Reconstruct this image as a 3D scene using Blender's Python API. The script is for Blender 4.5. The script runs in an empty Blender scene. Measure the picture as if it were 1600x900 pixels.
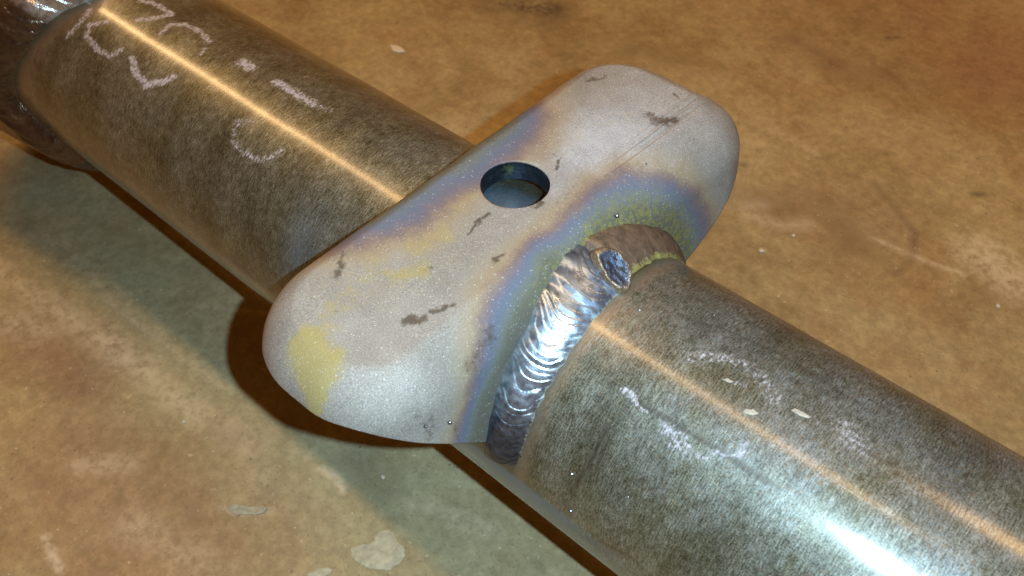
import bpy, math, random
import numpy as np
from mathutils import Matrix, Vector

random.seed(7)
rng = np.random.default_rng(7)
sc = bpy.context.scene
COL = sc.collection
MM = 0.001
R = 0.038            # axle tube radius (76 mm tube)
ZF = -0.09           # floor height; the tube axis is the X axis
ZT = 0.046           # top face of the perch pad

# ------------------------------------------------------------------ camera
cam_data = bpy.data.cameras.new('camera')
cam = bpy.data.objects.new('camera', cam_data)
COL.objects.link(cam)
right = Vector((0.75568346, 0.65493702, 0.0))
down = Vector((0.48976577, -0.56510455, -0.66391742))
fwd = Vector((-0.4348241, 0.50171141, -0.7478059))
CAM = Vector((0.10888144, -0.12144231, 0.19488545))
m = Matrix((right, -down, -fwd)).transposed().to_4x4()
m.translation = CAM
cam.matrix_world = m
cam_data.sensor_width = 36.0
cam_data.lens = 36.0 * 1385.0 / 1600.0
cam_data.clip_start = 0.005
cam_data.clip_end = 50.0
cam_data.dof.use_dof = True
cam_data.dof.focus_distance = 0.235
cam_data.dof.aperture_fstop = 30.0
sc.camera = cam

# ------------------------------------------------------------------ world and lamps
world = bpy.data.worlds.new('World')
sc.world = world
world.use_nodes = True
bg = world.node_tree.nodes['Background']
bg.inputs['Color'].default_value = (1.0, 0.36, 0.06, 1)
bg.inputs['Strength'].default_value = 0.20

def lamp(name, kind, loc, energy, color, **kw):
    d = bpy.data.lights.new(name, kind)
    d.energy = energy
    d.color = color
    for k, v in kw.items():
        setattr(d, k, v)
    o = bpy.data.objects.new(name, d)
    COL.objects.link(o)
    o.location = loc
    return o

# a row of warm strip lamps under the shop ceiling, parallel to the tube and just above it
lamp('ceiling_strip_lamp', 'AREA', (-1.75, 0.03, 2.2), 53.0, (1.0, 0.62, 0.28),
     shape='RECTANGLE', size=3.9, size_y=0.11)
# a second warm shop lamp, over to the right
lamp('ceiling_bay_lamp', 'AREA', (0.42, 1.15, 2.2), 13.0, (1.0, 0.58, 0.24), shape='DISK', size=0.40)
# the phone's own white flash, beside the lens
flash = CAM + right * 0.019 - down * 0.003
lamp('phone_flash', 'POINT', flash, 4.3, (0.62, 0.93, 1.10), shadow_soft_size=0.0016)

sc.view_settings.view_transform = 'Standard'
sc.view_settings.look = 'None'
sc.view_settings.exposure = 0.0
sc.view_settings.gamma = 1.0
sc.view_settings.use_curve_mapping = False
sc.render.engine = 'CYCLES'
sc.cycles.use_denoising = True
sc.cycles.max_bounces = 6
sc.cycles.sample_clamp_indirect = 4.0

# ------------------------------------------------------------------ helpers
def obj(name, me, mat=None, parent=None):
    o = bpy.data.objects.new(name, me)
    COL.objects.link(o)
    if mat is not None:
        for mm in (mat if isinstance(mat, (list, tuple)) else [mat]):
            me.materials.append(mm)
    if parent is not None:
        o.parent = parent
    return o

def tag(o, label=None, cat=None, group=None, kind=None):
    for k, v in (('label', label), ('category', cat), ('group', group), ('kind', kind)):
        if v:
            o[k] = v
    return o

def grid_mesh(name, P, wrap_u=False, wrap_v=False, attrs=None, smooth=True, flip=False):
    """P is (nu, nv, 3); faces join neighbours"""
    nu, nv = P.shape[:2]
    idx = np.arange(nu * nv).reshape(nu, nv)
    if wrap_u:
        idx = np.concatenate([idx, idx[:1]], 0)
    if wrap_v:
        idx = np.concatenate([idx, idx[:, :1]], 1)
    a, b, c, d = idx[:-1, :-1], idx[1:, :-1], idx[1:, 1:], idx[:-1, 1:]
    F = np.stack([a, b, c, d], -1).reshape(-1, 4)
    if flip:
        F = F[:, ::-1]
    me = bpy.data.meshes.new(name)
    nf = len(F)
    me.vertices.add(nu * nv)
    me.vertices.foreach_set('co', P.reshape(-1).astype(np.float32))
    me.loops.add(nf * 4)
    me.loops.foreach_set('vertex_index', F.reshape(-1).astype(np.int32))
    me.polygons.add(nf)
    me.polygons.foreach_set('loop_start', (np.arange(nf) * 4).astype(np.int32))
    me.polygons.foreach_set('use_smooth', np.full(nf, smooth))
    me.update(calc_edges=True)
    for k, v in (attrs or {}).items():
        v = np.asarray(v, np.float32)
        if v.ndim == 3:
            at = me.attributes.new(k, 'FLOAT_VECTOR', 'POINT')
            at.data.foreach_set('vector', v.reshape(-1))
        else:
            at = me.attributes.new(k, 'FLOAT', 'POINT')
            at.data.foreach_set('value', v.reshape(-1))
    return me

def seg_dist(px, py, pts):
    """distance from every (px,py) to a polyline"""
    best = np.full(px.shape, 1e9)
    pts = [tuple(p) for p in pts]
    if len(pts) == 1:
        pts = pts * 2
    for (x0, y0), (x1, y1) in zip(pts[:-1], pts[1:]):
        dx, dy = x1 - x0, y1 - y0
        L = dx * dx + dy * dy
        t = np.clip(((px - x0) * dx + (py - y0) * dy) / L, 0, 1) if L > 0 else 0
        best = np.minimum(best, np.hypot(px - x0 - t * dx, py - y0 - t * dy))
    return best

def stroke(px, py, pts, w, amp=1.0, soft=1.0):
    d = seg_dist(px, py, pts)
    return amp * np.clip((w * (1 + soft) - d) / (w * 2 * soft), 0, 1)

def lattice(px, py, scale, seed):
    """cheap smooth value noise, 0..1"""
    r = np.random.default_rng(seed)
    T = r.random((256, 256))
    u, v = px / scale + 1000, py / scale + 1000
    i, j = np.floor(u).astype(int), np.floor(v).astype(int)
    fu, fv = u - i, v - j
    fu, fv = fu * fu * (3 - 2 * fu), fv * fv * (3 - 2 * fv)
    g = lambda a, b: T[a % 256, b % 256]
    return (g(i, j) * (1 - fu) + g(i + 1, j) * fu) * (1 - fv) + (g(i, j + 1) * (1 - fu) + g(i + 1, j + 1) * fu) * fv

class Mat:
    def __init__(self, name):
        self.m = bpy.data.materials.new(name)
        self.m.use_nodes = True
        self.t = self.m.node_tree
        self.b = self.t.nodes['Principled BSDF']
    def new(self, kind, **kw):
        n = self.t.nodes.new(kind)
        for k, v in kw.items():
            setattr(n, k, v)
        return n
    def link(self, a, b):
        self.t.links.new(a, b)
    def put(self, sock, v):
        if isinstance(v, (int, float)):
            sock.default_value = v
        elif isinstance(v, (tuple, list)):
            sock.default_value = tuple(v) + ((1.0,) if len(v) == 3 and len(sock.default_value) == 4 else ())
        else:
            self.link(v, sock)
    def set(self, name, v):
        self.put(self.b.inputs[name], v)
    def attr(self, name, vec=False):
        n = self.new('ShaderNodeAttribute', attribute_name=name)
        return n.outputs['Vector' if vec else 'Fac']
    def coord(self):
        return self.new('ShaderNodeTexCoord').outputs['Object']
    def scale(self, v, s):
        n = self.new('ShaderNodeVectorMath', operation='MULTIPLY')
        self.link(v, n.inputs[0]); n.inputs[1].default_value = s
        return n.outputs[0]
    def addv(self, a, b):
        n = self.new('ShaderNodeVectorMath', operation='ADD')
        self.put(n.inputs[0], a); self.put(n.inputs[1], b)
        return n.outputs[0]
    def noise(self, v, s, detail=3.0, rough=0.55, dist=0.0, color=False):
        n = self.new('ShaderNodeTexNoise')
        self.link(v, n.inputs['Vector'])
        n.inputs['Scale'].default_value = s
        n.inputs['Detail'].default_value = detail
        n.inputs['Roughness'].default_value = rough
        n.inputs['Distortion'].default_value = dist
        return n.outputs['Color' if color else 'Fac']
    def voronoi(self, v, s, out='Distance', feature='F1'):
        n = self.new('ShaderNodeTexVoronoi', feature=feature)
        self.link(v, n.inputs['Vector'])
        n.inputs['Scale'].default_value = s
        return n.outputs[out]
    def math(self, op, a, b=0.0, c=0.0, clamp=False):
        n = self.new('ShaderNodeMath', operation=op, use_clamp=clamp)
        self.put(n.inputs[0], a); self.put(n.inputs[1], b); self.put(n.inputs[2], c)
        return n.outputs[0]
    def ss(self, v, lo, hi):
        n = self.new('ShaderNodeMapRange', interpolation_type='SMOOTHSTEP')
        self.put(n.inputs['Value'], v)
        n.inputs['From Min'].default_value = lo; n.inputs['From Max'].default_value = hi
        return n.outputs['Result']
    def lin(self, v, a, b, c, d):
        n = self.new('ShaderNodeMapRange')
        self.put(n.inputs['Value'], v)
        for k, x in zip(('From Min', 'From Max', 'To Min', 'To Max'), (a, b, c, d)):
            n.inputs[k].default_value = x
        return n.outputs['Result']
    def ramp(self, v, stops):
        n = self.new('ShaderNodeValToRGB')
        e = n.color_ramp.elements
        e.remove(e[1])
        e[0].position = stops[0][0]
        e[0].color = tuple(stops[0][1]) + (1.0,)
        for p, c in stops[1:]:
            e.new(p).color = tuple(c) + (1.0,)
        self.link(v, n.inputs[0])
        return n.outputs['Color']
    def mix(self, f, a, b, mode='MIX'):
        n = self.new('ShaderNodeMix', data_type='RGBA', blend_type=mode)
        self.put(n.inputs[0], f); self.put(n.inputs[6], a); self.put(n.inputs[7], b)
        return n.outputs[2]
    def bump(self, h, strength, dist):
        n = self.new('ShaderNodeBump')
        n.inputs['Strength'].default_value = strength
        n.inputs['Distance'].default_value = dist
        self.link(h, n.inputs['Height'])
        self.link(n.outputs['Normal'], self.b.inputs['Normal'])
        return n

# ------------------------------------------------------------------ materials
def mat_floor():
    M = Mat('stained_concrete')
    v = M.coord()
    warp = M.addv(v, M.scale(M.noise(v, 9, 3, color=True), (0.06, 0.06, 0.06)))
    big = M.noise(warp, 7.0, 4, 0.6)
    mid = M.noise(warp, 26.0, 5, 0.65)
    fine = M.noise(v, 260.0, 4, 0.7)
    grit = M.noise(v, 900.0, 2, 0.6)
    tone = M.math('MULTIPLY_ADD', mid, 0.55, M.math('MULTIPLY', big, 0.45))
    c = M.ramp(tone, [(0.30, (0.190, 0.130, 0.060)), (0.43, (0.285, 0.212, 0.104)),
                      (0.54, (0.352, 0.275, 0.140)), (0.70, (0.440, 0.362, 0.210))])
    # rust-brown soaked areas
    rust = M.ss(M.noise(M.addv(warp, (3.1, 0.4, 0)), 11.0, 5, 0.6), 0.50, 0.66)
    c = M.mix(M.math('MULTIPLY', rust, 0.55), c, (0.28, 0.165, 0.070))
    c = M.mix(M.math('MULTIPLY', M.attr('brown'), 0.85), c, (0.25, 0.145, 0.082))  # stains, plus lamp falloff painted into the far right corner
    c = M.mix(M.math('MULTIPLY', M.attr('green'), 0.75), c, (0.30, 0.30, 0.19))  # greenish tone of the lamp shadow, put into the floor colour
    c = M.mix(M.ss(fine, 0.35, 0.70), M.mix(0.76, (0.02, 0.012, 0.005), c), c)
    g2 = M.noise(v, 110.0, 5, 0.75)
    c = M.mix(1.0, c, M.ramp(g2, [(0.3, (0.84, 0.82, 0.80)), (0.5, (1.0, 1.0, 1.0)), (0.7, (1.10, 1.11, 1.11))]), 'MULTIPLY')
    c = M.mix(M.math('MULTIPLY', M.ss(grit, 0.60, 0.72), 0.5), c, (0.12, 0.08, 0.05))
    pore = M.math('MULTIPLY', M.math('SUBTRACT', 1.0, M.ss(M.voronoi(v, 170.0), 0.05, 0.13)), M.ss(mid, 0.48, 0.58))
    c = M.mix(M.math('MULTIPLY', pore, 0.55), c, (0.07, 0.045, 0.028))
    pale = M.ss(M.noise(v, 420.0, 2, 0.5), 0.69, 0.76)
    c = M.mix(M.math('MULTIPLY', pale, 0.35), c, (0.62, 0.54, 0.42))
    c = M.mix(M.math('MULTIPLY', M.attr('pale'), M.ss(fine, 0.25, 0.6)), c, (0.56, 0.47, 0.34))
    c = M.mix(M.math('MULTIPLY', M.attr('dark'), M.ss(fine, 0.3, 0.62)), c, (0.045, 0.033, 0.026))
    M.set('Base Color', c)
    M.set('Roughness', M.lin(mid, 0.3, 0.7, 0.5, 0.75))
    M.set('Specular IOR Level', 0.35)
    M.bump(M.math('MULTIPLY_ADD', fine, 0.7, M.math('MULTIPLY', grit, 0.4)), 0.35, 0.0012)
    return M.m

def mat_tube():
    M = Mat('oxidised_tube_steel')
    tc = M.attr('tc', True)                       # metres: along the tube, round the tube
    grey = M.attr('grey')
    streak = M.noise(M.scale(tc, (2900, 420, 1)), 1.0, 4, 0.65)
    cross = M.noise(M.scale(tc, (160, 1500, 1)), 1.0, 3, 0.6)
    ring = M.noise(M.scale(tc, (4200, 90, 1)), 1.0, 3, 0.6)
    mott = M.noise(tc, 70.0, 5, 0.65, 0.6)
    clump = M.noise(tc, 330.0, 4, 0.7)
    speck = M.noise(tc, 2300.0, 3, 0.7)
    tone = M.math('ADD', M.math('MULTIPLY', streak, 0.30),
                  M.math('ADD', M.math('MULTIPLY', mott, 0.12),
                         M.math('ADD', M.math('MULTIPLY', clump, 0.12), M.math('MULTIPLY_ADD', speck, 0.38, M.math('MULTIPLY', ring, 0.08)))))
    c = M.ramp(tone, [(0.40, (0.026, 0.021, 0.011)), (0.47, (0.100, 0.093, 0.057)),
                      (0.53, (0.220, 0.218, 0.160)), (0.60, (0.43, 0.43, 0.35))])
    cg = M.ramp(tone, [(0.40, (0.022, 0.020, 0.016)), (0.46, (0.054, 0.055, 0.051)),
                       (0.525, (0.122, 0.132, 0.134)), (0.60, (0.255, 0.275, 0.29))])
    gm = M.math('MULTIPLY', grey, M.lin(mott, 0.3, 0.7, 0.55, 1.15), clamp=True)
    c = M.mix(gm, c, cg)
    olive = M.ss(M.noise(M.addv(M.scale(tc, (1.0, 0.6, 1)), (5, 2, 0)), 48.0, 5, 0.7), 0.45, 0.62)
    c = M.mix(M.math('MULTIPLY', olive, 0.55), c, M.mix(1.0, c, (0.80, 0.74, 0.48), 'MULTIPLY'))
    wash = M.noise(M.scale(tc, (90, 14, 1)), 1.0, 5, 0.65)
    c = M.mix(1.0, c, M.ramp(wash, [(0.32, (0.56, 0.54, 0.50)), (0.5, (0.84, 0.84, 0.85)), (0.68, (1.06, 1.06, 1.12))]), 'MULTIPLY')
    # small rust freckles
    rf = M.math('MULTIPLY', M.ss(M.noise(tc, 900.0, 3, 0.6), 0.57, 0.68), M.ss(mott, 0.42, 0.62))
    c = M.mix(M.math('MULTIPLY', rf, 0.65), c, (0.16, 0.085, 0.030))
    # long fine scrapes along the tube
    scrape = M.ss(M.noise(M.scale(tc, (45, 3300, 1)), 1.0, 3, 0.6), 0.62, 0.72)
    c = M.mix(M.math('MULTIPLY', scrape, 0.35), c, (0.36, 0.34, 0.29))
    # dark pits
    pit = M.ss(M.noise(tc, 2300.0, 2, 0.6), 0.60, 0.68)
    c = M.mix(M.math('MULTIPLY', pit, 0.7), c, (0.035, 0.028, 0.020))
    # heat tint beside the welds
    ht = M.math('ADD', M.attr('tint'), M.math('MULTIPLY_ADD', M.noise(tc, 160.0, 4), 0.5, -0.25))
    hc = M.ramp(ht, [(0.0, (0.25, 0.24, 0.23)), (0.25, (0.30, 0.20, 0.13)), (0.5, (0.17, 0.14, 0.11)),
                     (0.8, (0.10, 0.11, 0.07)), (1.0, (0.05, 0.045, 0.03))])
    c = M.mix(M.ss(ht, 0.10, 0.55), c, M.mix(0.75, c, hc))
    c = M.mix(M.math('MULTIPLY', M.attr('blue'), M.lin(mott, 0.3, 0.7, 0.6, 1.0)), c, (0.10, 0.19, 0.30))
    # scratches and chalk
    scr = M.math('MULTIPLY', M.attr('scratch'), M.ss(speck, 0.36, 0.55))
    c = M.mix(scr, c, (0.035, 0.028, 0.024))
    chn = M.noise(M.scale(tc, (1300, 700, 1)), 1.0, 5, 0.75)
    chv = M.math('ADD', M.attr('chalk'), M.math('MULTIPLY_ADD', chn, 3.4, -2.05))
    chalk = M.math('MULTIPLY', M.math('MULTIPLY', M.ss(chv, 0.05, 0.85), M.ss(M.attr('chalk'), 0.02, 0.5)), 0.72)
    c = M.mix(chalk, c, (0.50, 0.46, 0.53))
    M.set('Base Color', c)
    met = M.math('MULTIPLY', M.math('SUBTRACT', 1.0, chalk), M.lin(grey, 0.0, 1.0, 0.66, 0.42))
    M.set('Metallic', met)
    M.set('Specular IOR Level', 0.2)
    M.set('Coat Weight', M.math('MULTIPLY', M.math('SUBTRACT', 1.0, chalk), M.lin(grey, 0.0, 1.0, 1.0, 0.42)))
    M.set('Coat Roughness', 0.175)
    rg = M.math('ADD', M.lin(tone, 0.40, 0.62, 0.40, 0.50), M.math('MULTIPLY', grey, 0.05))
    rg = M.math('ADD', rg, M.math('MULTIPLY', chalk, 0.4))
    M.set('Roughness', rg)
    hh = M.math('ADD', M.math('MULTIPLY', streak, 0.5), M.math('ADD', M.math('MULTIPLY', speck, 0.6), M.math('MULTIPLY', cross, 0.3)))
    hh = M.math('ADD', hh, M.math('MULTIPLY', chalk, 0.8))
    M.bump(hh, 0.12, 0.00006)
    return M.m

def mat_perch():
    M = Mat('blasted_perch_steel')
    v = M.coord()
    fine = M.noise(v, 3200.0, 3, 0.7)
    mid = M.noise(v, 120.0, 5, 0.65)
    big = M.noise(v, 38.0, 4, 0.6)
    c = M.ramp(M.math('MULTIPLY_ADD', mid, 0.6, M.math('MULTIPLY', big, 0.4)),
               [(0.30, (0.185, 0.158, 0.132)), (0.5, (0.245, 0.214, 0.184)), (0.70, (0.305, 0.272, 0.240))])
    c2 = M.ramp(mid, [(0.30, (0.34, 0.345, 0.375)), (0.5, (0.42, 0.425, 0.460)), (0.70, (0.49, 0.495, 0.530))])
    c = M.mix(M.ss(M.math('ADD', M.attr('clean_and_shade'), M.math('MULTIPLY_ADD', big, 0.9, -0.45)), 0.10, 0.95), c, c2)
    c = M.mix(M.ss(fine, 0.30, 0.70), M.mix(0.58, (0.03, 0.025, 0.02), c), M.mix(0.12, c, (0.8, 0.8, 0.82)))
    # yellowish film
    yn = M.math('ADD', M.attr('yellow'), M.math('MULTIPLY_ADD', M.noise(v, 240.0, 6, 0.8), 2.4, -1.2))
    ym = M.math('MULTIPLY', M.ss(yn, 0.20, 0.95), M.ss(M.attr('yellow'), 0.03, 0.45))
    c = M.mix(M.math('MULTIPLY', ym, 0.62), c, (0.27, 0.205, 0.030))
    # heat tint
    h = M.math('ADD', M.attr('tint'),
               M.math('ADD', M.math('ADD', M.math('MULTIPLY_ADD', mid, 0.42, -0.21), M.math('MULTIPLY_ADD', big, 0.5, -0.25)), M.math('MULTIPLY_ADD', fine, 0.40, -0.20)))
    hs = M.math('MULTIPLY', h, 0.5)
    hc = M.ramp(hs, [(0.00, (0.065, 0.065, 0.050)), (0.16, (0.085, 0.092, 0.060)), (0.25, (0.105, 0.125, 0.125)),
                     (0.33, (0.078, 0.108, 0.180)), (0.40, (0.110, 0.098, 0.148)), (0.46, (0.170, 0.115, 0.105)),
                     (0.55, (0.29, 0.215, 0.125)), (0.72, (0.31, 0.265, 0.20))])
    c = M.mix(M.math('SUBTRACT', 1.0, M.ss(h, 0.95, 1.55)), c, M.mix(0.78, c, hc))
    # green-gold dusting next to the weld
    gd = M.math('MULTIPLY', M.attr('dust'), M.ss(M.noise(v, 700.0, 4, 0.75), 0.44, 0.60))
    c = M.mix(M.math('MULTIPLY', gd, 0.75), c, (0.23, 0.21, 0.045))
    # stains and scratches
    sn = M.math('ADD', M.attr('stain'), M.math('MULTIPLY_ADD', M.noise(v, 900.0, 5, 0.8), 2.2, -1.35))
    stain = M.math('MULTIPLY', M.ss(sn, 0.0, 0.7), M.ss(M.attr('stain'), 0.05, 0.3))
    c = M.mix(M.math('MULTIPLY', stain, 0.85), c, (0.050, 0.030, 0.016))
    # sparkle of the blasted grains, put into the colour
    cell = M.voronoi(v, 3600.0, 'Color')
    sep = M.new('ShaderNodeSeparateColor'); M.link(cell, sep.inputs[0])
    glint = M.math('MULTIPLY', M.math('MULTIPLY', M.ss(sep.outputs[0], 0.965, 0.998), 0.28), M.math('SUBTRACT', 1.0, stain))
    c = M.mix(glint, c, (0.75, 0.74, 0.77))
    M.set('Base Color', c)
    M.set('Specular IOR Level', 0.3)
    M.set('Metallic', M.math('MULTIPLY', M.math('SUBTRACT', 1.0, M.math('MAXIMUM', stain, M.math('MULTIPLY', ym, 0.6))), 0.25))
    M.set('Roughness', M.lin(glint, 0, 1, 0.68, 0.4))
    M.bump(M.math('MULTIPLY_ADD', fine, 1.0, M.math('MULTIPLY', sep.outputs[1], 0.9)), 0.40, 0.00022)
    return M.m

def mat_cut():
    M = Mat('dark_cut_edge')
    v = M.coord()
    n = M.noise(v, 300.0, 5, 0.7)
    c = M.ramp(n, [(0.35, (0.012, 0.015, 0.022)), (0.55, (0.030, 0.038, 0.052)), (0.7, (0.09, 0.105, 0.11))])
    y = M.ss(M.noise(v, 190.0, 4, 0.7), 0.56, 0.68)
    c = M.mix(M.math('MULTIPLY', y, 0.5), c, (0.15, 0.16, 0.04))
    M.set('Base Color', c); M.set('Metallic', 0.7); M.set('Roughness', 0.35)
    M.bump(n, 0.5, 0.0006)
    return M.m

def mat_weld(name, stops, rough, metal, edge_amt, edge_col, bump):
    M = Mat(name)
    v = M.coord()
    n = M.noise(v, 420.0, 4, 0.65)
    f = M.noise(v, 2200.0, 2, 0.6)
    s = M.math('ADD', M.attr('s'), M.math('MULTIPLY_ADD', n, 0.3, -0.15))
    c = M.ramp(s, stops)
    c = M.mix(M.ss(n, 0.30, 0.62), M.mix(0.6, (0.02, 0.02, 0.03), c), c)
    e = M.math('ADD', M.attr('edge'), M.math('MULTIPLY_ADD', M.noise(v, 800.0, 5, 0.8), 2.6, -1.4))
    em = M.math('MULTIPLY', M.ss(e, 0.50, 0.80), edge_amt)
    c = M.mix(em, c, edge_col)
    M.set('Base Color', c)
    M.set('Metallic', M.math('MULTIPLY', M.math('SUBTRACT', 1.0, em), metal))
    M.set('Roughness', M.math('ADD', M.lin(n, 0.3, 0.7, rough - 0.07, rough + 0.10), M.math('MULTIPLY', em, 0.35)))
    M.bump(M.math('MULTIPLY_ADD', n, 1.0, M.math('MULTIPLY', f, 0.25)), 0.5, bump)
    return M.m

def mat_plain(name, col, rough, metal=0.0, var=0.3, scale=250.0, bump=0.0004):
    M = Mat(name)
    v = M.coord()
    n = M.noise(v, scale, 5, 0.65)
    dark = tuple(x * (1 - var) for x in col)
    lite = tuple(min(1, x * (1 + var)) for x in col)
    M.set('Base Color', M.ramp(n, [(0.3, dark), (0.5, col), (0.7, lite)]))
    M.set('Roughness', rough); M.set('Metallic', metal)
    M.bump(n, 0.4, bump)
    return M.m

M_FLOOR = mat_floor()
M_TUBE = mat_tube()
M_PERCH = mat_perch()
M_CUT = mat_cut()
M_WELD = mat_weld('bright_weld_metal',
                  [(0.0, (0.050, 0.050, 0.068)), (0.20, (0.115, 0.13, 0.175)), (0.40, (0.36, 0.42, 0.50)), (0.68, (0.38, 0.46, 0.56)), (0.86, (0.22, 0.29, 0.42)), (1.0, (0.20, 0.27, 0.40))],
                  0.31, 0.88, 0.55, (0.20, 0.18, 0.05), 0.00020)
M_CRATER = mat_weld('weld_crater_metal',
                    [(0.0, (0.055, 0.068, 0.105)), (0.55, (0.085, 0.10, 0.135)), (0.8, (0.26, 0.185, 0.125)), (1.0, (0.28, 0.19, 0.12))],
                    0.42, 0.75, 0.6, (0.30, 0.19, 0.09), 0.0012)
M_BROWN_WELD = mat_weld('brown_weld_scale',
                        [(0.0, (0.085, 0.070, 0.065)), (0.3, (0.095, 0.072, 0.062)), (0.55, (0.165, 0.115, 0.080)), (1.0, (0.15, 0.11, 0.08))],
                        0.48, 0.45, 0.75, (0.24, 0.21, 0.055), 0.0009)
M_END_WELD = mat_weld('dark_weld_metal',
                      [(0.0, (0.11, 0.08, 0.055)), (0.45, (0.16, 0.12, 0.085)), (0.7, (0.50, 0.50, 0.52)), (1.0, (0.62, 0.60, 0.56))],
                      0.26, 0.85, 0.15, (0.25, 0.17, 0.05), 0.0009)
M_FORGE = mat_plain('brown_forged_steel', (0.20, 0.105, 0.032), 0.45, 0.2, 0.45, 120.0, 0.0008)
M_SPATTER = mat_plain('weld_spatter_metal', (0.30, 0.31, 0.35), 0.30, 1.0, 0.2, 900.0, 0.0002)
M_CHIP = mat_plain('pale_chip', (0.52, 0.47, 0.38), 0.7, 0.0, 0.15, 600.0, 0.0003)
M_SPLAT = mat_plain('dried_cream_filler', (0.37, 0.33, 0.225), 0.75, 0.0, 0.28, 320.0, 0.0010)
M_FLAKE = mat_plain('grey_scale_flake', (0.27, 0.25, 0.18), 0.6, 0.0, 0.3, 500.0, 0.0004)
M_TAN = mat_plain('tan_flake', (0.27, 0.23, 0.18), 0.7, 0.0, 0.3, 1200.0, 0.0002)

# ------------------------------------------------------------------ floor
def axis_steps(lo, hi, step, far):
    core = np.arange(lo, hi + step / 2, step)
    g = [step]
    while sum(g) < far:
        g.append(g[-1] * 1.35)
    ext = np.cumsum(g)
    return np.concatenate([lo - ext[::-1], core, hi + ext])

fx = axis_steps(-0.46, 0.20, 0.0016, 3.0)
fy = axis_steps(-0.18, 0.47, 0.0016, 3.0)
FX, FY = np.meshgrid(fx, fy, indexing='ij')
n8 = lattice(FX, FY, 0.030, 1) * 0.6 + lattice(FX, FY, 0.011, 2) * 0.4
FZ = ZF + (lattice(FX, FY, 0.09, 3) - 0.5) * 0.0006 + (lattice(FX, FY, 0.02, 4) - 0.5) * 0.00025
mm = lambda L: [(x * MM, y * MM) for x, y in L]
dark = np.zeros_like(FX)
for L, w, a in [([(-210, 240), (-186, 250)], 0.011, 0.95), ([(-19, 356)], .0016, .9), ([(-18, 358), (-15, 361)], .0010, .8),
                ([(25, 259)], .0015, .8), ([(70, 258), (73, 261)], .0016, 1.0), ([(77, 264)], .0009, .9),
                ([(-42, 284)], .0013, .5), ([(-24, 205)], .0016, .8), ([(-27, 200)], .0018, .6),
                ([(-60, 320), (-30, 310), (-10, 316)], .006, .3), ([(30, 235), (60, 215), (66, 196), (64, 185)], .0016, .45),
                ([(-120, 250), (-80, 262)], .008, .25), ([(20, 205), (45, 190)], .007, .35),
                ([(-30, 180), (10, 190)], .008, .3), ([(-94, -58), (-86, -55)], .0030, .35), ([(-160, -95)], .0012, .6),
                ([(-22, -72)], .0016, .8), ([(-35, 335)], .002, .4), ([(-285, 105)], .0015, .5), ([(-46, -30), (-30, -34)], .006, .4)]:
    dark = np.maximum(dark, stroke(FX, FY, mm(L), w, a) * (0.5 + n8))
pale = np.zeros_like(FX)
for L, w, a in [([(88, 222), (98, 219), (106, 214)], .0085, .75), ([(46, 199), (70, 201), (86, 204)], .0012, .5),
                ([(-103, -122), (-95, -124), (-88, -125)], .0011, .6), ([(-51, -42), (-44, -41), (-39, -43)], .0012, .7),
                ([(-66, -75), (-60, -73), (-53, -66)], .0009, .45), ([(-230, -40), (-180, -48), (-110, -44)], .0012, .25),
                ([(-150, -25), (-120, -5)], .0010, .35), ([(-8, 180), (-2, 186)], .0030, .5), ([(13, 160)], .0012, .9),
                ([(-3, 176), (12, 180), (20, 188)], .0035, .35), ([(-26, 240), (0, 236)], .0020, .3),
                ([(-15, -30), (10, -20)], .003, .35), ([(-120, -100), (-105, -86)], .003, .35), ([(-210, -85), (-190, -75)], .006, .45),
                ([(-240, -70), (-200, -66), (-150, -60), (-110, -58), (-80, -52)], .0045, .45),  # bright rim of the tube's lamp shadow, painted as a pale line
                ([(-48, 150), (-26, 168)], .0012, .3), ([(-85, -100), (-50, -92)], .005, .25)]:
    pale = np.maximum(pale, stroke(FX, FY, mm(L), w, a) * (0.45 + n8))
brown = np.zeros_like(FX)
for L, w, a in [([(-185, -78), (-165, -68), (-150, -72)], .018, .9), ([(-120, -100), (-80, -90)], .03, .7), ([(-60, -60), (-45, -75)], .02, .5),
                ([(-75, 330), (-40, 320)], .03, .4), ([(-30, 420), (10, 400), (40, 370)], .05, .75), ([(-130, 360), (-80, 390)], .04, .5), ([(10, 200), (40, 215)], .02, .4)]:  # the far right corner stroke paints the lamp light falling off
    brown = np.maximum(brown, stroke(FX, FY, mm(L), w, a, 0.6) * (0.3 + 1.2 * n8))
green = np.zeros_like(FX)  # painted shade: band beside tube and perch where warm lamps are blocked
for L, w, a in [([(-260, -30), (-150, -38), (-60, -36), (0, -20)], .026, .8), ([(-70, -45), (-40, -42)], .010, .9), ([(-30, -30), (60, 0)], .02, .5)]:
    green = np.maximum(green, stroke(FX, FY, mm(L), w, a, 0.7) * (0.3 + 1.1 * n8))
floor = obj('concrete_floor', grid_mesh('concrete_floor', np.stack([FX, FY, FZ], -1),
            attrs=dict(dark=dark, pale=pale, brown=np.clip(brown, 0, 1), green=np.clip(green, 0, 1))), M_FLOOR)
tag(floor, 'brown stained concrete shop floor under the axle tube', 'floor', kind='structure')

# ------------------------------------------------------------------ the welded axle
axle = bpy.data.objects.new('axle_housing', None)
COL.objects.link(axle)
axle.location = (0, 0, 0)
axle.empty_display_size = 0.02
tag(axle, 'steel axle tube with chalk marks and a heat-tinted spring perch welded across it', 'axle')

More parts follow.
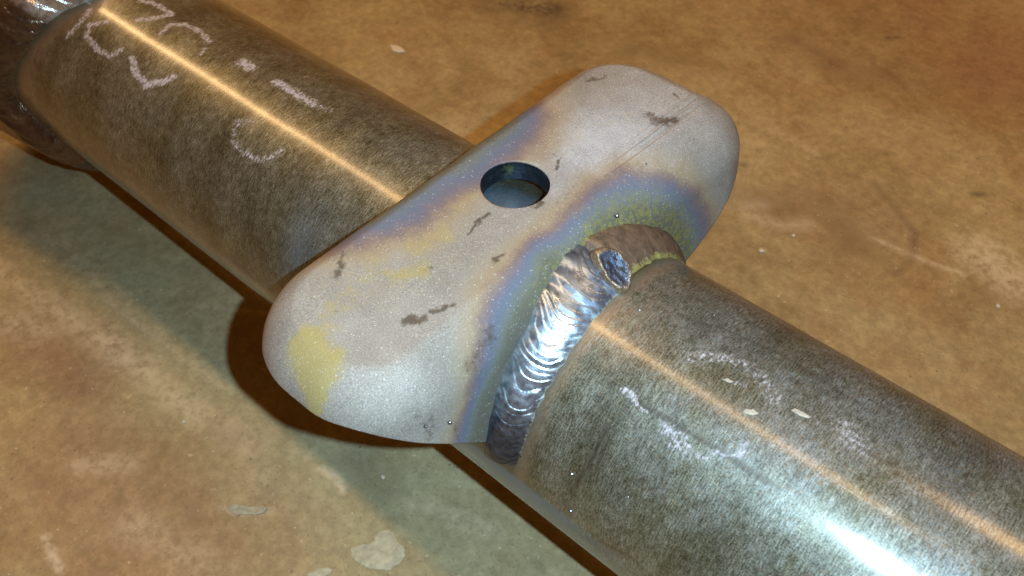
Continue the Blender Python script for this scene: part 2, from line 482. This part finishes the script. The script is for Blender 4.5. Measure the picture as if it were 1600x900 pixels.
# --- tube
X0, X1 = -0.235, 0.34
tx = np.concatenate([np.arange(X0, 0.16, 0.0007), np.linspace(0.161, X1, 50)])
nth = 340
th = (np.arange(nth) + 0.5) / nth * 2 * math.pi - math.pi        # angle from straight up, + towards +Y
TX, TH = np.meshgrid(tx, th, indexing='ij')
TA = TH * R                                                       # arc length
rr = R + (lattice(TX, TA, 0.02, 11) - 0.5) * 0.00010
P = np.stack([TX, rr * np.sin(TH), rr * np.cos(TH)], -1)
xm, am = TX / MM, TA / MM
wob = (lattice(TX, TA, 0.0022, 12) - 0.5) * 0.9
wob2 = (lattice(TX, TA, 0.0022, 13) - 0.5) * 0.9
CHALK = [([(-159.5, -0.2), (-153.2, 1.7), (-144.3, 1.2), (-147.0, -3.5), (-151.2, -7.7)], 1.15, .95),
         ([(-138.6, -7.3), (-139.7, -2.5), (-135.7, 0.7), (-128.2, 1.3), (-121.8, 0.1)], 1.0, .9),
         ([(-120.0, -3.0), (-118.6, -5.4)], .9, .8),
         ([(-105.5, -0.3), (-101.1, -0.3)], 1.9, .95),
         ([(-89.3, 0.0), (-79.7, 0.2), (-72.5, 0.0)], 1.5, .95), ([(-74, -.6), (-67.1, 1.0)], 1.6, .55),
         ([(-170.6, -13.8), (-170.4, -19.6), (-171.8, -24.3)], 1.5, .8),
         ([(-160.8, -14.1), (-165.9, -17.6), (-163.9, -21.3), (-156.1, -23.1), (-148.9, -22.5), (-145.7, -18.8)], 1.1, .9),
         ([(-139.7, -19.1), (-135.2, -22.2), (-127.7, -23.7), (-122.8, -20.2), (-119.3, -16.7)], 1.2, 1.0),
         ([(-83.6, -15.2), (-87.4, -17.7), (-85.9, -21.4), (-81.7, -23.9), (-72.7, -23.5), (-69.0, -20.9), (-67.5, -17.7)], 1.2, .68),
         ([(-76.8, -8.4), (-72.9, -7.4)], 1.2, .42), ([(-100, -26), (-97, -27)], .5, .4),
         ([(60.9, -5.3), (65.8, -1.4), (71.2, 0.4), (76.9, -0.4), (81.2, -3.2)], 1.9, .54),
         ([(95.4, -0.5), (99.7, -1.8)], 2.6, .56), ([(89.2, -2.6), (91.5, -2.7)], .9, .4),
         ([(65.0, -21.8), (69.2, -23.9), (72.4, -23.8)], 1.4, .66), ([(72.4, -23.8), (76.1, -22.1)], .9, .66), ([(67, -21.3), (71, -22.6)], 1.2, .68),
         ([(81.2, -17.8), (80.9, -15.5)], .9, .7), ([(77, -20.6), (82, -18.4)], .4, .8),
         ([(53.3, -20.3), (56.1, -20.6)], .8, .9), ([(57, -21.2), (60, -21.6)], .5, .85),
         ([(72.4, -5.0), (74.0, -4.2)], .8, .6), ([(107, -6), (113, -4)], 1.2, .3)]
chalk = np.zeros_like(TX)
for L, w, a in CHALK:
    chalk = np.maximum(chalk, stroke(xm + wob, am + wob2, L, w * 1.15, a, 0.6))
SCR = [([(54.3, -28.5), (54.7, -34.0), (54.5, -40.4), (54.1, -46.8)], .38, .95), ([(56, -29), (56.3, -35), (55.6, -40)], .25, .5),
       ([(57.9, -20.7), (73.9, -19.9), (89.2, -19.7)], .42, .85), ([(74, -19.2), (92, -19.2)], .3, .6),
       ([(-60, -30), (-52, -34)], .3, .5), ([(-48, -44), (-44, -50)], .5, .6), ([(64, -58), (72, -55), (80, -57)], .5, .6),
       ([(60, 6), (75, 9), (95, 8)], .4, .6), ([(52, 3), (60, 5)], .5, .6), ([(100, -2), (112, -3.4)], .35, .6),
       ([(-110, -11), (-108, -11)], .7, .7), ([(-112, 7), (-104, 9)], .6, .6)]
scratch = np.zeros_like(TX)
for L, w, a in SCR:
    scratch = np.maximum(scratch, stroke(xm + wob * .3, am + wob2 * .3, L, w, a, 0.8))
vis = 1.0
def bell(x, c, w):
    return np.exp(-((x - c) / w) ** 2)
heat = np.maximum(1.15 * np.exp(-np.clip(xm - 36, 0, 99) / 3.2) * (xm > 20) * (xm < 70),
                  0.0) * np.clip((78 - np.abs(am)) / 20, 0, 1)
heat = np.maximum(heat, 0.25 * bell(xm, 46, 9) * bell(am, -6, 16))
xw = -180 - 0.37 * (np.degrees(np.abs(TH)) - 29)                  # toe of the end weld
heat = np.maximum(heat, 0.8 * np.exp(-np.clip(xm - xw, 0, 999) / 7.0))
blue = np.clip((-am - 57.5) / 2.0, 0, 1) * np.clip((76 - xm) / 30, 0, 1) * np.clip((xm - 5) / 4, 0, 1) * 0.9
blue = np.maximum(blue, 0.8 * np.clip((14 - np.hypot(xm, am - 2)) / 4, 0, 1))
blue = np.maximum(blue, 0.30 * bell(xm, -46, 7) * bell(am, -42, 14))
grey = np.clip((xm - 20) / 40, 0, 1) * 0.85 * np.clip((am + 62) / 45, .15, 1) + 0.35 * bell(xm, -40, 16)  # greyer right half; lower side kept lighter, shading put into the colour
tube = obj('tube', grid_mesh('tube', P, wrap_v=True, attrs=dict(
    tc=np.stack([TX, TA, np.zeros_like(TX)], -1), chalk=chalk, scratch=scratch, tint=heat, blue=blue,
    grey=np.clip(grey, 0, 1))), M_TUBE, axle)
tube['label'] = 'dark oxidised tube with faded white chalk writing and scratches'
md = tube.modifiers.new('wall', 'SOLIDIFY'); md.thickness = 0.006; md.offset = -1

# --- spring perch: pad with a locating hole, rounded edges and deep saddle flanges
HX, HY, HR = 0.0, 5.4, 8.7
bx0, bx1, by0, by1 = -14.6, 17.2, -60.2, 65.0
rad = {'bl': 13.5, 'fl': 11.0, 'fr': 5.0, 'br': 9.0}
def rounded_rect(n):
    pts, nor = [], []
    def arc(cx, cy, r, a0, a1):
        k = max(6, int(r * 3.0))
        for a in np.radians(np.linspace(a0, a1, k)):
            pts.append((cx + r * math.cos(a), cy + r * math.sin(a))); nor.append((math.cos(a), math.sin(a)))
    arc(bx1 - rad['fr'], by1 - rad['fr'], rad['fr'], 0, 90)
    arc(bx0 + rad['br'], by1 - rad['br'], rad['br'], 90, 180)
    arc(bx0 + rad['bl'], by0 + rad['bl'], rad['bl'], 180, 270)
    arc(bx1 - rad['fl'], by0 + rad['fl'], rad['fl'], 270, 360)
    pts.append(pts[0]); nor.append(nor[0])
    pts, nor = np.array(pts), np.array(nor)
    # weight the spacing by the outer edge, so the rounded ends get enough points
    o = pts + nor * 13
    L = np.concatenate([[0], np.cumsum(np.hypot(*np.diff(o, axis=0).T))])
    t = np.linspace(0, L[-1], n, endpoint=False)
    q = np.stack([np.interp(t, L, pts[:, k]) for k in (0, 1)], -1)
    w = np.stack([np.interp(t, L, nor[:, k]) for k in (0, 1)], -1)
    return q, w / np.linalg.norm(w, axis=1, keepdims=True)
NP = 700
O, ON = rounded_rect(NP)
# edge profile: a fairly crisp crease, a big bend and a near-vertical flange
ll = np.linspace(0, 62, 2500)
phi = np.radians(25 * np.clip(ll / 1.5, 0, 1) + 60 * np.clip((ll - 1.0) / 16.5, 0, 1))
dl = ll[1] - ll[0]
out = np.concatenate([[0], np.cumsum(np.cos(phi[:-1]) * dl)])
drop = np.concatenate([[0], np.cumsum(np.sin(phi[:-1]) * dl)])
def bottom_edge(y):
    a = np.abs(y)
    circ = np.sqrt(np.clip((38.4) ** 2 - np.minimum(a, 38) ** 2, 0, None))
    rightz = np.interp(a, [0, 37.5, 46, 54, 60, 65, 69, 72.5, 76], [0, 8, 11.5, 16, 21, 26, 30.5, 33.5, 35.5])
    leftz = np.interp(a, [0, 37.5, 43, 52, 58, 63, 67, 70], [0, 8, 14, 23.5, 28.5, 32.5, 35, 36])
    e = np.where(y > 0, rightz, leftz)
    return np.where(a < 38, np.maximum(circ, e), e)
yo = O[:, 1] + ON[:, 1] * 12.4
zb = bottom_edge(yo)
side = np.abs(ON[:, 0])
zb = np.where(side < 0.75, np.maximum(zb, 36.0 - 6 * side), zb)
k = np.ones(9) / 9
zs = np.convolve(np.concatenate([zb[-4:], zb, zb[:4]]), k, 'valid')
zb = np.where(np.abs(yo) < 36, zb, zs)
Lend = np.interp(46 - zb, drop, ll)
hd = O - np.array([HX, HY]); ha = np.arctan2(hd[:, 1], hd[:, 0])
H = np.stack([HX + HR * np.cos(ha), HY + HR * np.sin(ha)], -1)
NF, NS = 100, 90
uf = np.concatenate([[0, 0.006, 0.015], np.linspace(0.03, 1, NF - 3)])
rows = []
for i, u in enumerate(uf):
    xy = H * (1 - u) + O * u
    z = np.full(NP, 46.0)
    if i == 0: z -= 0.45
    if i == 1: z -= 0.12
    rows.append(np.column_stack([xy, z]))
for v in np.linspace(0, 1, NS + 1)[1:]:
    l = v * Lend
    o_, d_ = np.interp(l, ll, out), np.interp(l, ll, drop)
    rows.append(np.column_stack([O + ON * (o_ * (1 + 0.42 * np.clip((O[:, 1] - 15) / 45, 0, 1) * np.clip(ON[:, 0] + .35, 0, 1)))[:, None], 46 - d_]))
PP = np.array(rows)
X_, Y_, Z_ = PP[..., 0], PP[..., 1], PP[..., 2]
# hand-ground unevenness of the faces
und = (lattice(X_, Y_ + Z_ * .7, 14.0, 21) - .5) * 0.5 + (lattice(X_ + Z_, Y_, 5.0, 22) - .5) * 0.10
fade = np.clip((np.hypot(X_ - HX, Y_ - HY) - HR) / 6, 0, 1)
PP[..., 2] += und * fade
PP[..., 2] += (0.16 * np.sin((X_ - Y_ * 0.05) * 2.6) + 0.10 * np.sin((X_ - Y_ * .08) * 5.1)) * np.exp(-((X_ - 15.5) / 3.0) ** 2) * np.clip((Y_ - 20) / 20, 0, 1) * (Z_ > 44)
# ground facet near the left front corner
rho = np.hypot(Y_, Z_)
dfr = np.hypot(np.hypot(X_ - 27.5, 0), np.clip(rho - 42.5, 0, None)) + np.clip(np.abs(np.degrees(np.arctan2(Y_, Z_))) - 66, 0, 99) * .5
dfr = np.where(X_ > 26, np.clip(rho - 42.5, 0, None) * 1.05 + np.clip(np.abs(np.degrees(np.arctan2(Y_, Z_))) - 70, 0, 99) * .25, dfr)
warp = (lattice(X_, Y_, 9.0, 31) - .5) * 2.2
hf = (dfr + warp) / 13.0
hf = hf * np.where(Y_ > 8, 1 - 0.15 * np.clip((Y_ - 8) / 20, 0, 1), 1.0)
dbk = np.hypot(X_ + 24.5, 0.42 * np.clip(np.abs(Y_ + 1) - 12, 0, None)) + np.clip(np.abs(Y_ + 1) - 26, 0, None) * 0.35
hb = (dbk + warp) / 19.0
heat = np.clip(np.minimum(hf, hb), 0, 4)
dust = np.clip(1.25 - dfr / np.where(Y_ > 5, 10.0, 7.0), 0, 1) * np.clip((Y_ + 22) / 14, 0, 1)
yellow = np.zeros_like(X_)
for L, w, a in [([(-0.5, -61.5), (3.5, -64), (6, -63)], 4.2, 1.35), ([(6, -66), (8, -67.5)], 2.6, 1.35), ([(-3.2, -26.4), (-1.6, -19.4)], 3.6, .75),
                ([(-1.1, -36.7), (3.0, -30.5)], 4.0, .62), ([(4.8, 46.4), (2, 38)], 4.0, .40), ([(-6.3, -35.9), (-4, -50), (-2, -58)], 4.5, .5),
                ([(-7, -4), (-5, -10)], 2.6, .6), ([(2, 26), (-2, 33)], 4.0, .3), ([(-3, -52), (2, -28)], 11.0, .36), ([(4, 40), (0, 52)], 7.0, .22)]:
    yellow = np.maximum(yellow, stroke(X_, Y_, L, w, a, .7))
stain = np.zeros_like(X_)
sj = (lattice(X_, Y_, 1.6, 41) - .5) * 1.5
sj2 = (lattice(X_, Y_, 1.6, 42) - .5) * 1.5
for L, w, a in [([(-14.9, -38.5), (-13.6, -40.4)], .55, .85), ([(-12.6, -41.8), (-10.3, -44.6)], .95, .95), ([(10.9, -44.5), (13.6, -40.9)], 1.0, 1.2),
                ([(13.9, -38.0), (15.4, -34.1)], .55, 1.0), ([(14.8, -36), (15.6, -33.5)], .4, .8), ([(8.8, 49.8), (10.7, 50.0)], 1.0, .85),
                ([(13.0, 49.8), (15.6, 52.0)], 1.5, 1.1), ([(-13.8, 52.0), (-10.4, 56.6)], .55, .85), ([(2.1, -6.6), (2.7, -15.1)], .35, 1.0),
                ([(2.1, 21.3), (4.0, 16.0)], .35, 1.0), ([(13.7, -18.0), (14.6, -14.5)], .55, .85), ([(9.1, 4.6), (9.0, 2.4)], .8, .95),
                ([(9.5, 62.6), (11.1, 62.4)], .5, .9), ([(-1.2, 18.2), (0, 20)], 1.4, .42), ([(12.6, 7.6), (11.8, 16.3)], 1.2, .40),
                ([(25.5, -56), (26.5, -53)], .45, .55), ([(27, -49.5), (28, -47)], .35, .5), ([(4, -30), (4.4, -29.4)], .5, .6), ([(-2, -52), (-1.6, -51.6)], .4, .6),
                ([(26, -40), (24.5, -30)], .9, .6)]:
    stain = np.maximum(stain, stroke(X_ + warp * .25 + sj, Y_ + warp * .3 + sj2, L, w * 1.25, a, .95))
clean_and_shade = 0.12 + 0.85 * np.exp(-((X_ - 6) / 13) ** 2 - ((Y_ - 32) / 24) ** 2) + 0.30 * 0.5 * np.clip((X_ - 16) / 8, 0, 1)  # cleaner grey steel, with a painted bright patch fading towards the ends
clean_and_shade = clean_and_shade * np.clip((46.6 - Z_ < 4) * 1.0 + 0.75, 0, 1)  # darker flange sides: shading put into the colour
perch_me = grid_mesh('spring_perch', PP * MM, wrap_v=True, attrs=dict(tint=heat, dust=dust, yellow=yellow, stain=stain, clean_and_shade=clean_and_shade))
perch = obj('spring_perch', perch_me, [M_PERCH, M_CUT], axle)
perch['label'] = 'blasted grey saddle pad with round hole and rainbow heat tint'
md = perch.modifiers.new('plate', 'SOLIDIFY')
md.thickness = 0.0058; md.offset = -1; md.material_offset_rim = 1

# dark bore of the locating hole
a_ = np.linspace(0, 2 * math.pi, 96, endpoint=False)
z_ = np.linspace(45.55, 40.0, 12)
AH, ZH = np.meshgrid(a_, z_, indexing='ij')
rh = HR - 0.06 + (lattice(AH * 8, ZH, 1.4, 45) - .5) * 0.10
bore = obj('hole_bore', grid_mesh('hole_bore', np.stack([HX + rh * np.cos(AH), HY + rh * np.sin(AH), ZH], -1) * MM, wrap_u=True, flip=True), M_CUT, perch)
bore['label'] = 'dark cut wall of the round hole'

# --- weld beads
def flange_x(z):
    d = np.clip(46 - z, 0, None)
    l = np.interp(d, drop, ll)
    return bx1 + np.interp(l, ll, out)

def bead(name, th0, th1, legf, toe, bulge, pitch, saw, mat, seed, n_s=420, n_t=46, end0=4.0, end1=4.0, curve=4.6, edgepow=6):
    """fillet bead between the perch flange and the tube, th in degrees"""
    a = np.radians(np.linspace(th0, th1, n_s))
    t = np.linspace(-1, 1, n_t)
    A, T = np.meshgrid(a, t, indexing='ij')
    s_mm = (A - a[0]) * 41.0
    tot = abs(s_mm[-1, 0])
    s_abs = np.abs(s_mm)
    # blunt round ends
    e0 = np.sqrt(np.clip(1 - (np.clip(end0 - s_abs, 0, None) / end0) ** 2, 0, 1))
    e1 = np.sqrt(np.clip(1 - (np.clip(end1 - (tot - s_abs), 0, None) / end1) ** 2, 0, 1))
    env = np.minimum(e0, e1)
    wv = (lattice(s_abs, s_abs * 0, 2.6, seed) - .5)
    wv2 = (lattice(s_abs, s_abs * 0 + 9, 2.1, seed + 1) - .5)
    rA = 38 + (legf * (0.45 + 0.55 * s_abs / tot) if th0 < th1 else legf) * (0.35 + 0.65 * env) + wv * 0.7
    zA = rA * np.cos(A)
    xA = flange_x(zA) - 0.4
    xB = xA + (toe + wv2 * 0.9 - xA) * (0.50 + 0.50 * env)
    rB = np.full_like(A, 37.7)
    f = (T + 1) / 2
    x = xA * (1 - f) + xB * f
    r = rA * (1 - f) + rB * f
    cup = (1 - T ** 2)
    nx, nr = (rA - rB), (xB - xA)
    nl = np.hypot(nx, nr)
    jit = (lattice(s_abs, T * 3, 3.0, seed + 2) - .5) * 2.6 + (lattice(s_abs, T * 0, 7.0, seed + 5) - .5) * 4.0
    ph = (s_abs + curve * cup + jit) / pitch
    step = ph - np.floor(ph)
    amp = 0.15 + 1.5 * lattice(np.floor(ph) * 1.7, np.floor(ph) * 0, 1.0, seed + 3) ** 1.5
    prof = (np.where(step < 0.82, step / 0.82, (1 - step) / 0.18) - 0.5) * saw * amp
    prof = prof + (lattice(s_abs, T * 4, 1.2, seed + 4) - .5) * 0.07
    h = bulge * cup ** 0.8 * env + prof * np.clip(cup * 2.2, 0, 1) * env
    x = x + nx / nl * h
    r = r + nr / nl * h
    Pm = np.stack([x, r * np.sin(A), r * np.cos(A)], -1) * MM
    edge = np.clip(np.abs(T) ** edgepow * np.where(T > 0, 1.25, 0.85), 0, 1.2)
    return obj(name, grid_mesh(name, Pm, attrs=dict(s=s_abs / tot, edge=edge), flip=(th1 < th0)), mat, axle)

brown = bead('weld_bead', 72, 3, 4.6, 36.4, 2.1, 7.0, 0.10, M_BROWN_WELD, 60, edgepow=2.5)
brown['label'] = 'brown scaled weld bead behind the bright one'
bright = bead('weld_bead', -84, 5, 4.6, 38.1, 1.5, 2.2, 0.18, M_WELD, 50)
bright['label'] = 'bright silver weld bead with stacked ripples'

# stop crater at the upper end of the bright bead
na, nr_ = 96, 30
aa = np.linspace(0, 2 * math.pi, na, endpoint=False)
rq = np.linspace(0, 1, nr_)
AA, RQ = np.meshgrid(aa, rq, indexing='ij')
lump = 1 + 0.10 * np.cos(2 * AA + .5) + 0.07 * np.cos(3 * AA + 2) + 0.03 * np.cos(5 * AA + 1) + 0.02 * np.cos(9 * AA)
ex, ey = 5.8 * lump, 4.3 * lump
prof = np.interp(RQ, [0, .3, .55, .72, .82, .92, 1.0], [-0.25, -0.20, -0.05, 0.20, 0.26, -0.15, -2.2])
prof = prof + (lattice(RQ * 5 * np.cos(AA), RQ * 5 * np.sin(AA), 1.3, 71) - .5) * 0.6 * (1 - RQ * .6) + 0.12 * np.sin(AA * 2 + 1) * RQ
nrm = Vector((0.50, -0.16, 0.85)).normalized()
ta = Vector((1, -0.12, 0)); ta = (ta - nrm * ta.dot(nrm)).normalized()
tb = nrm.cross(ta)
cc = np.array([34.4, 1.6, 42.4])
CP = cc + (RQ * ex * np.cos(AA))[..., None] * np.array(ta) + (RQ * ey * np.sin(AA))[..., None] * np.array(tb) + prof[..., None] * np.array(nrm)
crater = obj('weld_crater', grid_mesh('weld_crater', CP * MM, wrap_u=True,
             attrs=dict(s=np.clip((RQ - .45) * 2.2, 0, 1), edge=np.clip((RQ - .80) * 4, 0, .6))), M_CRATER, bright)
crater['label'] = 'round dished stop crater at the end of the bead'

# --- spatter balls welded to the steel
def ball(p, r, seed):
    u = np.linspace(0, math.pi, 9); v = np.linspace(0, 2 * math.pi, 12, endpoint=False)
    U, V = np.meshgrid(u, v, indexing='ij')
    k = 1 + (np.random.default_rng(seed).random(U.shape) - .5) * 0.25
    Q = np.stack([np.sin(U) * np.cos(V), np.sin(U) * np.sin(V), np.cos(U)], -1) * (r * k)[..., None]
    return obj('weld_spatter', grid_mesh('weld_spatter', Q + np.array(p), wrap_v=True, flip=True), M_SPATTER, axle)
def on_tube(x, a, lift=0.0):
    t = a / 38.0
    return np.array([x, (38 + lift) * math.sin(t), (38 + lift) * math.cos(t)]) * MM
for i, (x, a, r) in enumerate([(52.0, -44.1, .75), (54.6, -54.8, .5), (44.5, -2, .4), (58, 9, .3), (66, -40, .28)]):
    ball(on_tube(x, a, r * .1), r * .75 * MM, 100 + i)
for i, (x, y, z, r) in enumerate([(24.5, 15.5, 43.0, .75), (28.6, -49.5, 30, .6), (27.5, -55.5, 34.5, .45), (20, 34, 45.2, .3)]):
    ball(np.array((x, y, z)) * MM, r * .8 * MM, 120 + i)

# --- forged end fitting at the far left and the weld round the tube there
def toe_x(thd):
    return np.interp(np.abs(thd), [0, 29, 61, 81, 94, 103, 112, 130, 180], [-169, -180, -192, -200, -203, -197, -187, -182, -178])
thd = np.linspace(-180, 180, 420, endpoint=False)
tt = np.linspace(-1, 1, 40)
A, T = np.meshgrid(thd, tt, indexing='ij')
Ar = np.radians(A)
f = (T + 1) / 2
cup = 1 - T ** 2
s_abs = (A + 180) * 0.72
jit = (lattice(s_abs, T * 3, 4.0, 80) - .5) * 2.4
ph = (s_abs + 3.5 * cup + jit) / 5.2
step = ph - np.floor(ph)
amp = 0.3 + 1.3 * lattice(np.floor(ph) * 1.7, np.floor(ph) * 0, 1.0, 83)
rip = (np.where(step < .8, step / .8, (1 - step) / .2) - .5) * .85 * amp * np.clip(cup * 2, 0, 1)
blob = 2.6 * np.exp(-((A + 18) / 13) ** 2) * cup + 1.6 * np.exp(-((A + 38) / 7) ** 2) * cup
wave = (lattice(s_abs, T * 0, 9.0, 84) - .5) * 2.0
x = toe_x(A) + wave * f + (-15) * (1 - f)
r = 46.5 * (1 - f) + 37.7 * f
h = 2.0 * cup ** .8 + rip + blob
x, r = x + h * .5, r + h * .86
sv = np.clip(0.12 + 0.85 * np.exp(-((A + 22) / 17) ** 2) + 0.5 * np.exp(-((A + 98) / 10) ** 2) * np.exp(-((T - .3) / .35) ** 2) + (lattice(s_abs, T * 3, 5, 85) - .5) * .5, 0, 1)  # highlights on the weld top painted in as brighter silver
ew = obj('end_weld', grid_mesh('end_weld', np.stack([x, r * np.sin(Ar), r * np.cos(Ar)], -1) * MM, wrap_u=True,
         attrs=dict(s=sv, edge=np.clip(np.abs(T) ** 6, 0, 1))), M_END_WELD, axle)
ew['label'] = 'lumpy dark weld ring with shiny spots round the far end'
xs = np.concatenate([np.linspace(0, 1, 60)])
A, U = np.meshgrid(thd, xs, indexing='ij')
Ar = np.radians(A)
x = toe_x(A) - 11 - U * 120
r = np.interp(U, [0, .03, .12, .2, .45, .75, 1], [43.5, 46.5, 48.0, 49.0, 52.0, 60.0, 62.0]) + (lattice(x, A, 16.0, 87) - .5) * .8
# the lower lobe of the forging reaches down to the floor out of frame
low = np.clip((np.abs(A) - 110) / 70, 0, 1) ** 2 * np.clip((U - .55) / .3, 0, 1)
r = r + low * (89.6 - r)
fit = obj('end_fitting', grid_mesh('end_fitting', np.stack([x, r * np.sin(Ar), r * np.cos(Ar)], -1) * MM, wrap_u=True), M_FORGE, axle)
fit['label'] = 'brown forged fitting welded on the far end of the tube'

# ------------------------------------------------------------------ small loose bits
def flake(name, outline, thick, mat, base, normal=(0, 0, 1), spin=0.0, curl=0.0, parent=None):
    """thin irregular chip with real thickness; outline in mm round its own centre"""
    n = Vector(normal).normalized()
    q = n.to_track_quat('Z', 'Y').to_matrix()
    pts = np.array(outline, float)
    c_, s_ = math.cos(spin), math.sin(spin)
    pts = pts @ np.array([[c_, s_], [-s_, c_]])
    k = len(pts)
    ctr = pts.mean(0)
    rings = []
    for fct, z in ((1.0, 0.0), (1.0, thick * .6), (.82, thick), (.4, thick * 1.05), (.02, thick * .9)):
        p2 = ctr + (pts - ctr) * fct
        zz = z + curl * (p2[:, 0] ** 2) * .05
        rings.append(np.column_stack([p2, zz]))
    Q = np.array(rings) @ np.array(q.transposed())
    me = grid_mesh(name, Q * MM, wrap_v=True, smooth=False, flip=True)
    o = obj(name, me, mat, parent)
    o.location = base
    return o

def blob_outline(rx, ry, n, seed, rough=.25):
    r_ = np.random.default_rng(seed)
    ph_ = r_.random(4) * 6.28
    o_ = []
    for i in range(n):
        a_ = 2 * math.pi * i / n
        kk = 1 + rough * (math.sin(2 * a_ + ph_[0]) * .5 + math.sin(3 * a_ + ph_[1]) * .4 + math.sin(5 * a_ + ph_[2]) * .3 + math.sin(8 * a_ + ph_[3]) * .15)
        o_.append((rx * kk * math.cos(a_), ry * kk * math.sin(a_)))
    return o_

def smooth_outline(pts, seed):
    """rounded version of a coarse outline with small irregularities"""
    p = np.array(pts, float)
    for _ in range(3):
        q = np.roll(p, -1, 0)
        p = np.stack([p * .75 + q * .25, p * .25 + q * .75], 1).reshape(-1, 2)
    r_ = np.random.default_rng(seed)
    return p * (1 + (r_.random((len(p), 1)) - .5) * .07)

zf = ZF + 0.0002
tag(flake('white_chip', [(-5.5, -1.2), (-2, -2.6), (3, -2.2), (6, .2), (3, 1.2), (1, 2.8), (-3, 1.8)], .9, M_CHIP, (-.2235, .163, zf), spin=.0),
    'small white chip on the floor behind the chalk-marked tube', 'chip')
sp = flake('filler_splat', smooth_outline([(-9, -3), (-7.5, 3), (-2, 6.5), (4, 8), (8, 6), (6.5, 2.5), (3.5, -.5), (5.5, -4.5), (2, -8.5), (-3, -6), (-6, -7)], 301), .5, M_SPLAT,
           (-.0125, -.0505, zf), parent=None)
tag(sp, 'cream dried filler splat on the floor in front of the tube', 'splat')
tag(flake('filler_crumb', smooth_outline([(-4, -1), (-1, -2), (4, -.8), (5, .8), (1, 1.6), (-3, 1)], 302), .5, M_SPLAT, (-.0215, -.0685, zf), spin=.8),
    'small cream crumb left of the dried filler splat', 'crumb')
tag(flake('scale_flake', smooth_outline([(-8, -1.6), (-4, -2.5), (0, -1.4), (4, -2.4), (8, -.5), (5.5, .7), (3.5, 2.2), (0, 1.2), (-5, 1.4)], 303), .35, M_FLAKE,
          (-.0585, -.0705, zf), spin=.62, curl=.25),
    'thin grey leaf-shaped flake lying on the brown floor', 'flake')
for i, (x, y, r_, lab) in enumerate([(19, 177, 0.88, 'tiny pale grit grain farther from the tube, beyond the brown weld'),
                                     (13, 159, 1.12, 'tiny tan grit grain on the floor right behind the brown weld'),
                                     (-32, -30, 0.80, 'tiny pale grit grain just below the perch end'),
                                     (-106, -63, 0.64, 'tiny pale grit grain on the brown floor left of the perch'),
                                     (105, 196, 0.96, 'tiny pale grit grain beside the tube near the right edge')]):
    tag(flake('grit_grain', blob_outline(r_, r_ * .8, 9, 200 + i, .3), r_ * .6, M_CHIP, (x * MM, y * MM, zf)), lab, 'grit', 'grit grains on the floor')
def tube_flake(outline, x, a, spin, lab, mat):
    p = on_tube(x, a, .05)
    n = (0, math.sin(a / 38), math.cos(a / 38))
    tag(flake('paint_flake', outline, .22, mat, p, n, spin), lab, 'flake', 'flakes on the tube')
tube_flake([(-1.9, -.5), (0, -.7), (1.6, -.4), (2.2, .2), (.5, .5), (-1.5, .4)], 86.6, -3.0, .1, 'long tan flake on the tube between the two chalk smears', M_TAN)
tube_flake([(-1.6, -.5), (.4, -.8), (1.7, -.2), (.6, .6), (-1.2, .5)], 78.3, -9.0, .5, 'grey flake on the tube next to the bright highlight line', M_TAN)
tube_flake([(-1.2, -.4), (.6, -.5), (1.3, .1), (-.2, .4)], 70.4, -5.5, .2, 'small pale flake on the tube closest to the crater', M_TAN)
